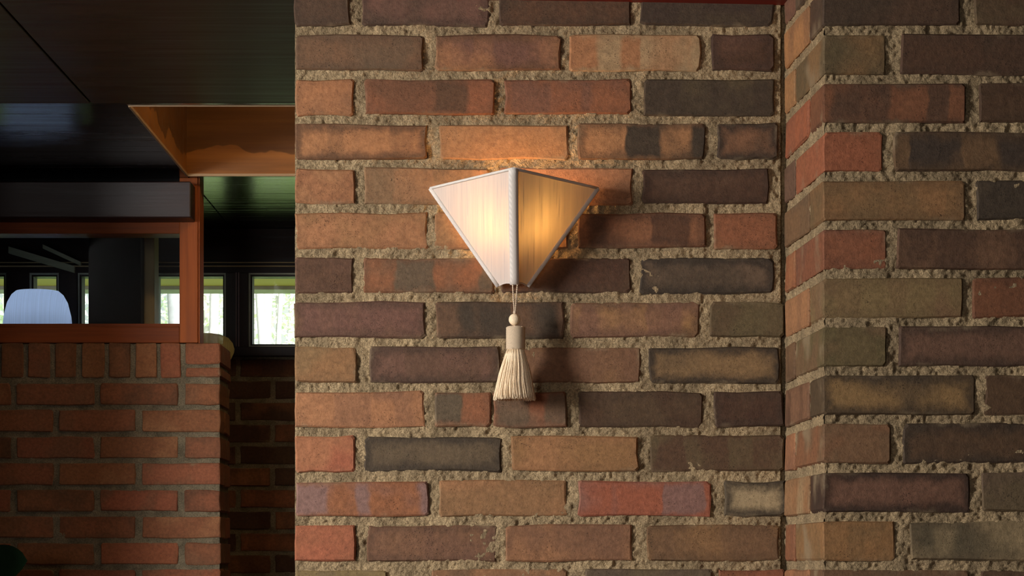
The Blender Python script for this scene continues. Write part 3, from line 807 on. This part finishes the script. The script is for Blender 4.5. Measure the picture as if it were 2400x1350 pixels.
for bs, tp, wd in [(Vector((tip.x - 0.20, 5.56, tip.z - 0.020)), tip, 0.050),
                   (Vector((ph.x - 0.05, 5.58, 1.02)), Vector((ph.x + 0.03, 5.50, 1.14)), 0.05),
                   (Vector((ph.x - 0.05, 5.55, 0.95)), Vector((ph.x - 0.24, 5.50, 1.15)), 0.05),
                   (Vector((ph.x + 0.02, 5.52, 0.85)), Vector((ph.x + 0.17, 5.42, 0.98)), 0.05),
                   (Vector((ph.x - 0.02, 5.52, 0.75)), Vector((ph.x - 0.20, 5.42, 0.85)), 0.05)]:
    V, Fc = leaf(bs, tp, wd)
    link('leaf', mesh('leaf', [v - ph for v in V], Fc, True), M['leaf'], plant)
    V, Fc = tube_geo([Vector((0, 0, 0.28)), Vector((0.3 * (bs - ph).x, 0, 0.6)), bs - ph], [0.008, 0.006, 0.004], 8)
    link('stem', mesh('stem', V, Fc, True), M['leaf'], plant)
V, Fc = lathe_geo([(0.001, 0.0), (0.11, 0.0), (0.15, 0.28), (0.16, 0.28), (0.16, 0.31), (0.14, 0.31), (0.14, 0.27)], 36)
link('pot', mesh('pot', V, Fc, True), M['pot'], plant)
V, Fc = lathe_geo([(0.001, 0.275), (0.14, 0.272)], 36); link('soil', mesh('soil', V, Fc), M['soil'], plant)

# ------------------------------------------------------------------ the wall lamp
def yfront(d): return Z0 - d
DT, DB_, D0 = 0.165, 0.048, 0.010               # ridge distance at top and bottom, edge distance from the wall
TL, TR = P(1009, 441, yfront(D0)), P(1401, 441, yfront(D0))
BL, BRr = P(1168, 671, yfront(D0)), P(1236, 671, yfront(D0))
RTp, RBt = P(1203, 395, yfront(DT)), P(1206, 667, yfront(DB_))
zt = (TL.z + TR.z) / 2
sconce = empty('wall_lamp', (RBt.x, Z0, RBt.z)); so = sconce.location
tag(sconce, 'pyramidal raw silk wall lamp glowing warmly on the brick wall', 'lamp')
def panel_me(a, b, c, d, nx=14, nz=16, bow=0.0025):
    """a top outer, b top ridge, c bottom ridge, d bottom outer; slightly bowed cloth, thin"""
    n = (b - a).cross(d - a).normalized()
    if n.y > 0: n = -n
    V, Fc = [], []
    for i in range(nx + 1):
        for k in range(nz + 1):
            u, v = i / nx, k / nz
            p = (a * (1 - u) + b * u) * (1 - v) + (d * (1 - u) + c * u) * v
            p = p + Vector((0, 0, 1)) * (0.006 * math.sin(math.pi * u) * max(0, v - 0.6) / 0.4 * 0.6)
            V.append(p - n * (-bow) * math.sin(math.pi * u) * math.sin(math.pi * v) - so)
    for i in range(nx):
        for k in range(nz):
            q = i * (nz + 1) + k
            Fc.append((q, q + nz + 1, q + nz + 2, q + 1))
    return mesh('shade_panel', V, Fc, True)
link('shade_panel', panel_me(TL, RTp, RBt, BL), M['shade'], sconce)
link('shade_panel', panel_me(TR, RTp, RBt, BRr), M['shade'], sconce)
def strip(name, pts, r, mat, n=10, parent=sconce):
    V, Fc = tube_geo([Vector(p) - parent.location for p in pts], r, n)
    return link(name, mesh(name, V, Fc, True), mat, parent)
def seg(a, b, n=8): return [a.lerp(b, i / n) for i in range(n + 1)]
fw = Vector((0, -0.002, 0))
# ridge binding: a broad flat fold
V, Fc = [], []
for i in range(17):
    p = RTp.lerp(RBt, i / 16)
    hw = 0.0072
    for x, y in ((-hw, 0.0045), (-hw * 0.92, -0.0012), (-hw * 0.35, -0.0042), (hw * 0.35, -0.0042), (hw * 0.92, -0.0012), (hw, 0.0045)):
        V.append(p + Vector((x, y, 0)) - so)
for i in range(16):
    for k in range(5): Fc.append((i * 6 + k, i * 6 + k + 1, (i + 1) * 6 + k + 1, (i + 1) * 6 + k))
Fc.append((0, 5, 4, 3, 2, 1)); Fc.append(tuple(16 * 6 + q for q in range(6)))
link('ridge_binding', mesh('ridge_binding', V, Fc, True), M['binding'], sconce)
strip('edge_binding', seg(TL, BL), 0.0040, M['binding'])
strip('edge_binding', seg(TR, BRr), 0.0040, M['binding'])
strip('top_binding', seg(TL, RTp), 0.0022, M['binding'])
strip('top_binding', seg(TR, RTp), 0.0022, M['binding'])
strip('bottom_binding', [BL.lerp(RBt, i / 6) + Vector((0, 0, 0.004 * math.sin(math.pi * i / 6))) for i in range(7)], 0.0012, M['shade'])
strip('bottom_binding', [BRr.lerp(RBt, i / 6) + Vector((0, 0, 0.004 * math.sin(math.pi * i / 6))) for i in range(7)], 0.0012, M['shade'])
# backplate, arm, socket and bulb inside the shade
bz = zt - 0.040
pl = link('backplate', box_me('backplate', (-0.02, -0.008, bz - 0.065 - so.z), (0.02, 0.003, bz - 0.02 - so.z), 0.003), M['brass'], sconce)
strip('arm', [(so.x, Z0 - 0.010, bz - 0.045), (so.x, Z0 - 0.024, bz - 0.064), (so.x, Z0 - 0.034, bz - 0.054)], 0.005, M['brass'])
V, Fc = lathe_geo([(0.001, -0.055), (0.012, -0.055), (0.013, -0.034), (0.001, -0.033)], 20)
link('socket', mesh('socket', [v + Vector((0, -0.034, bz - so.z)) for v in V], Fc, True), M['brass'], sconce)
V, Fc = lathe_geo([(0.001, 0.030), (0.010, 0.028), (0.016, 0.022), (0.0185, 0.014), (0.0185, -0.020), (0.016, -0.028), (0.011, -0.034)], 24)
link('bulb', mesh('bulb', [v + Vector((0, -0.034, bz - so.z)) for v in V], Fc, True), M['bulb'], sconce)

# ------------------------------------------------------------------ tassel
YT = Z0 - DB_ - 0.002
def PT(px, py): return P(px, py, YT)
pxm = YT / F
tas = empty('tassel', PT(1206, 938)); to = tas.location
tag(tas, 'cream thread tassel with a bead hanging below the wall lamp', 'tassel')
def twisted(a, b, r, turns):
    V, Fc = [], []
    for ph_ in (0, math.pi):
        n = 60
        pts = []
        d = (b - a).normalized(); s1 = d.cross(Vector((0, 1, 0))).normalized(); s2 = d.cross(s1)
        for i in range(n + 1):
            t = i / n; an = ph_ + 2 * math.pi * turns * t
            pts.append(a.lerp(b, t) + (s1 * math.cos(an) + s2 * math.sin(an)) * r * 0.5 - to)
        v, f = tube_geo(pts, r * 0.62, 6)
        o = len(V); V += v; Fc += [tuple(q + o for q in g) for g in f]
    return mesh('cord', V, Fc, True)
link('cord', twisted(PT(1201.5, 664), PT(1206, 737), 1.9 * pxm, 7), M['cord'], tas)
link('cord', twisted(PT(1213, 662), PT(1207.5, 737), 1.9 * pxm, 7), M['cord'], tas)
V, Fc = lathe_geo([(0.3, 4), (3.2, 3.6), (4.4, 1), (3.0, -2.5), (0.3, -3)], 16)
link('knot', mesh('knot', [v * pxm + PT(1206.5, 733) - to for v in V], Fc, True), M['cord'], tas)
V, Fc = lathe_geo([(13.2 * math.sin(math.pi * i / 16) + 0.05, 14 * math.cos(math.pi * i / 16)) for i in range(17)], 56, 0.035, 18)
link('bead', mesh('bead', [v * pxm + PT(1206, 749) - to for v in V], Fc, True), M['strand'], tas)
V, Fc = lathe_geo([(3.4, 6), (3.0, 0), (3.4, -6)], 14)
link('neck', mesh('neck', [v * pxm + PT(1206.5, 763) - to for v in V], Fc, True), M['cord'], tas)
# head wound with slanting thread
prof = [(0.5, 27.5), (17, 27.6), (20, 26.6), (21.4, 24)] + [(21.5 + 0.25 * (i % 2), 24 - i * 1.0) for i in range(49)] + [(21.2, -26), (19, -27.6), (0.5, -27.6)]
V, Fc = lathe_geo(prof, 48)
hd = link('head', mesh('head', [v * pxm + PT(1208.5, 792.5) - to for v in V], Fc, True), M['thread'], tas)
# winding threads round the head
V2, F2 = [], []
for s in range(7):
    pts = []
    for i in range(97):
        t = i / 96; an = 2 * math.pi * (t * 5 + s / 7)
        pts.append(Vector((22.0 * math.cos(an), 22.0 * math.sin(an), 25.5 - 51 * t)) * pxm + PT(1208.5, 792.5) - to)
    v, f = tube_geo(pts, 0.80 * pxm, 5); o = len(V2); V2 += v; F2 += [tuple(q + o for q in g) for g in f]
wd_ = link('winding', mesh('winding', V2, F2, True), M['thread'], hd); wd_['kind'] = 'stuff'
# skirt of loose strands around a core
V, Fc = lathe_geo([(0.5, 56), (18, 56), (23, 46), (29, 20), (38, -15), (43, -48), (43, -54), (0.5, -54)], 40)
link('core', mesh('core', [v * pxm + PT(1206.5, 878) - to for v in V], Fc, True), M['strand'], tas)
rt = random.Random(3); V2, F2 = [], []
for s in range(620):
    a = rt.uniform(0, 2 * math.pi); ring = rt.uniform(0.90, 1.03)
    sway = rt.uniform(-0.12, 0.12); wob = rt.uniform(-1.2, 1.2); top = rt.uniform(54, 60); bot = -58 + rt.uniform(-2.5, 3.5)
    pts = []
    for i in range(9):
        t = i / 8
        r = (19 + 14.5 * min(1, t * 2.2) ** 0.8 * 0.55 + 21.5 * t ** 1.15) * ring
        an = a + sway * t * t + 0.03 * math.sin(t * 7 + wob)
        pts.append(Vector((r * math.cos(an), r * 0.96 * math.sin(an), top + (bot - top) * t)) * pxm + PT(1206.0 - 1.8 * t + 1.8, 878) - to)
    v, f = tube_geo(pts, rt.uniform(0.55, 1.0) * pxm, 4); o = len(V2); V2 += v; F2 += [tuple(q + o for q in g) for g in f]
sk = link('skirt', mesh('skirt', V2, F2, True), M['strand'], tas); sk['kind'] = 'stuff'
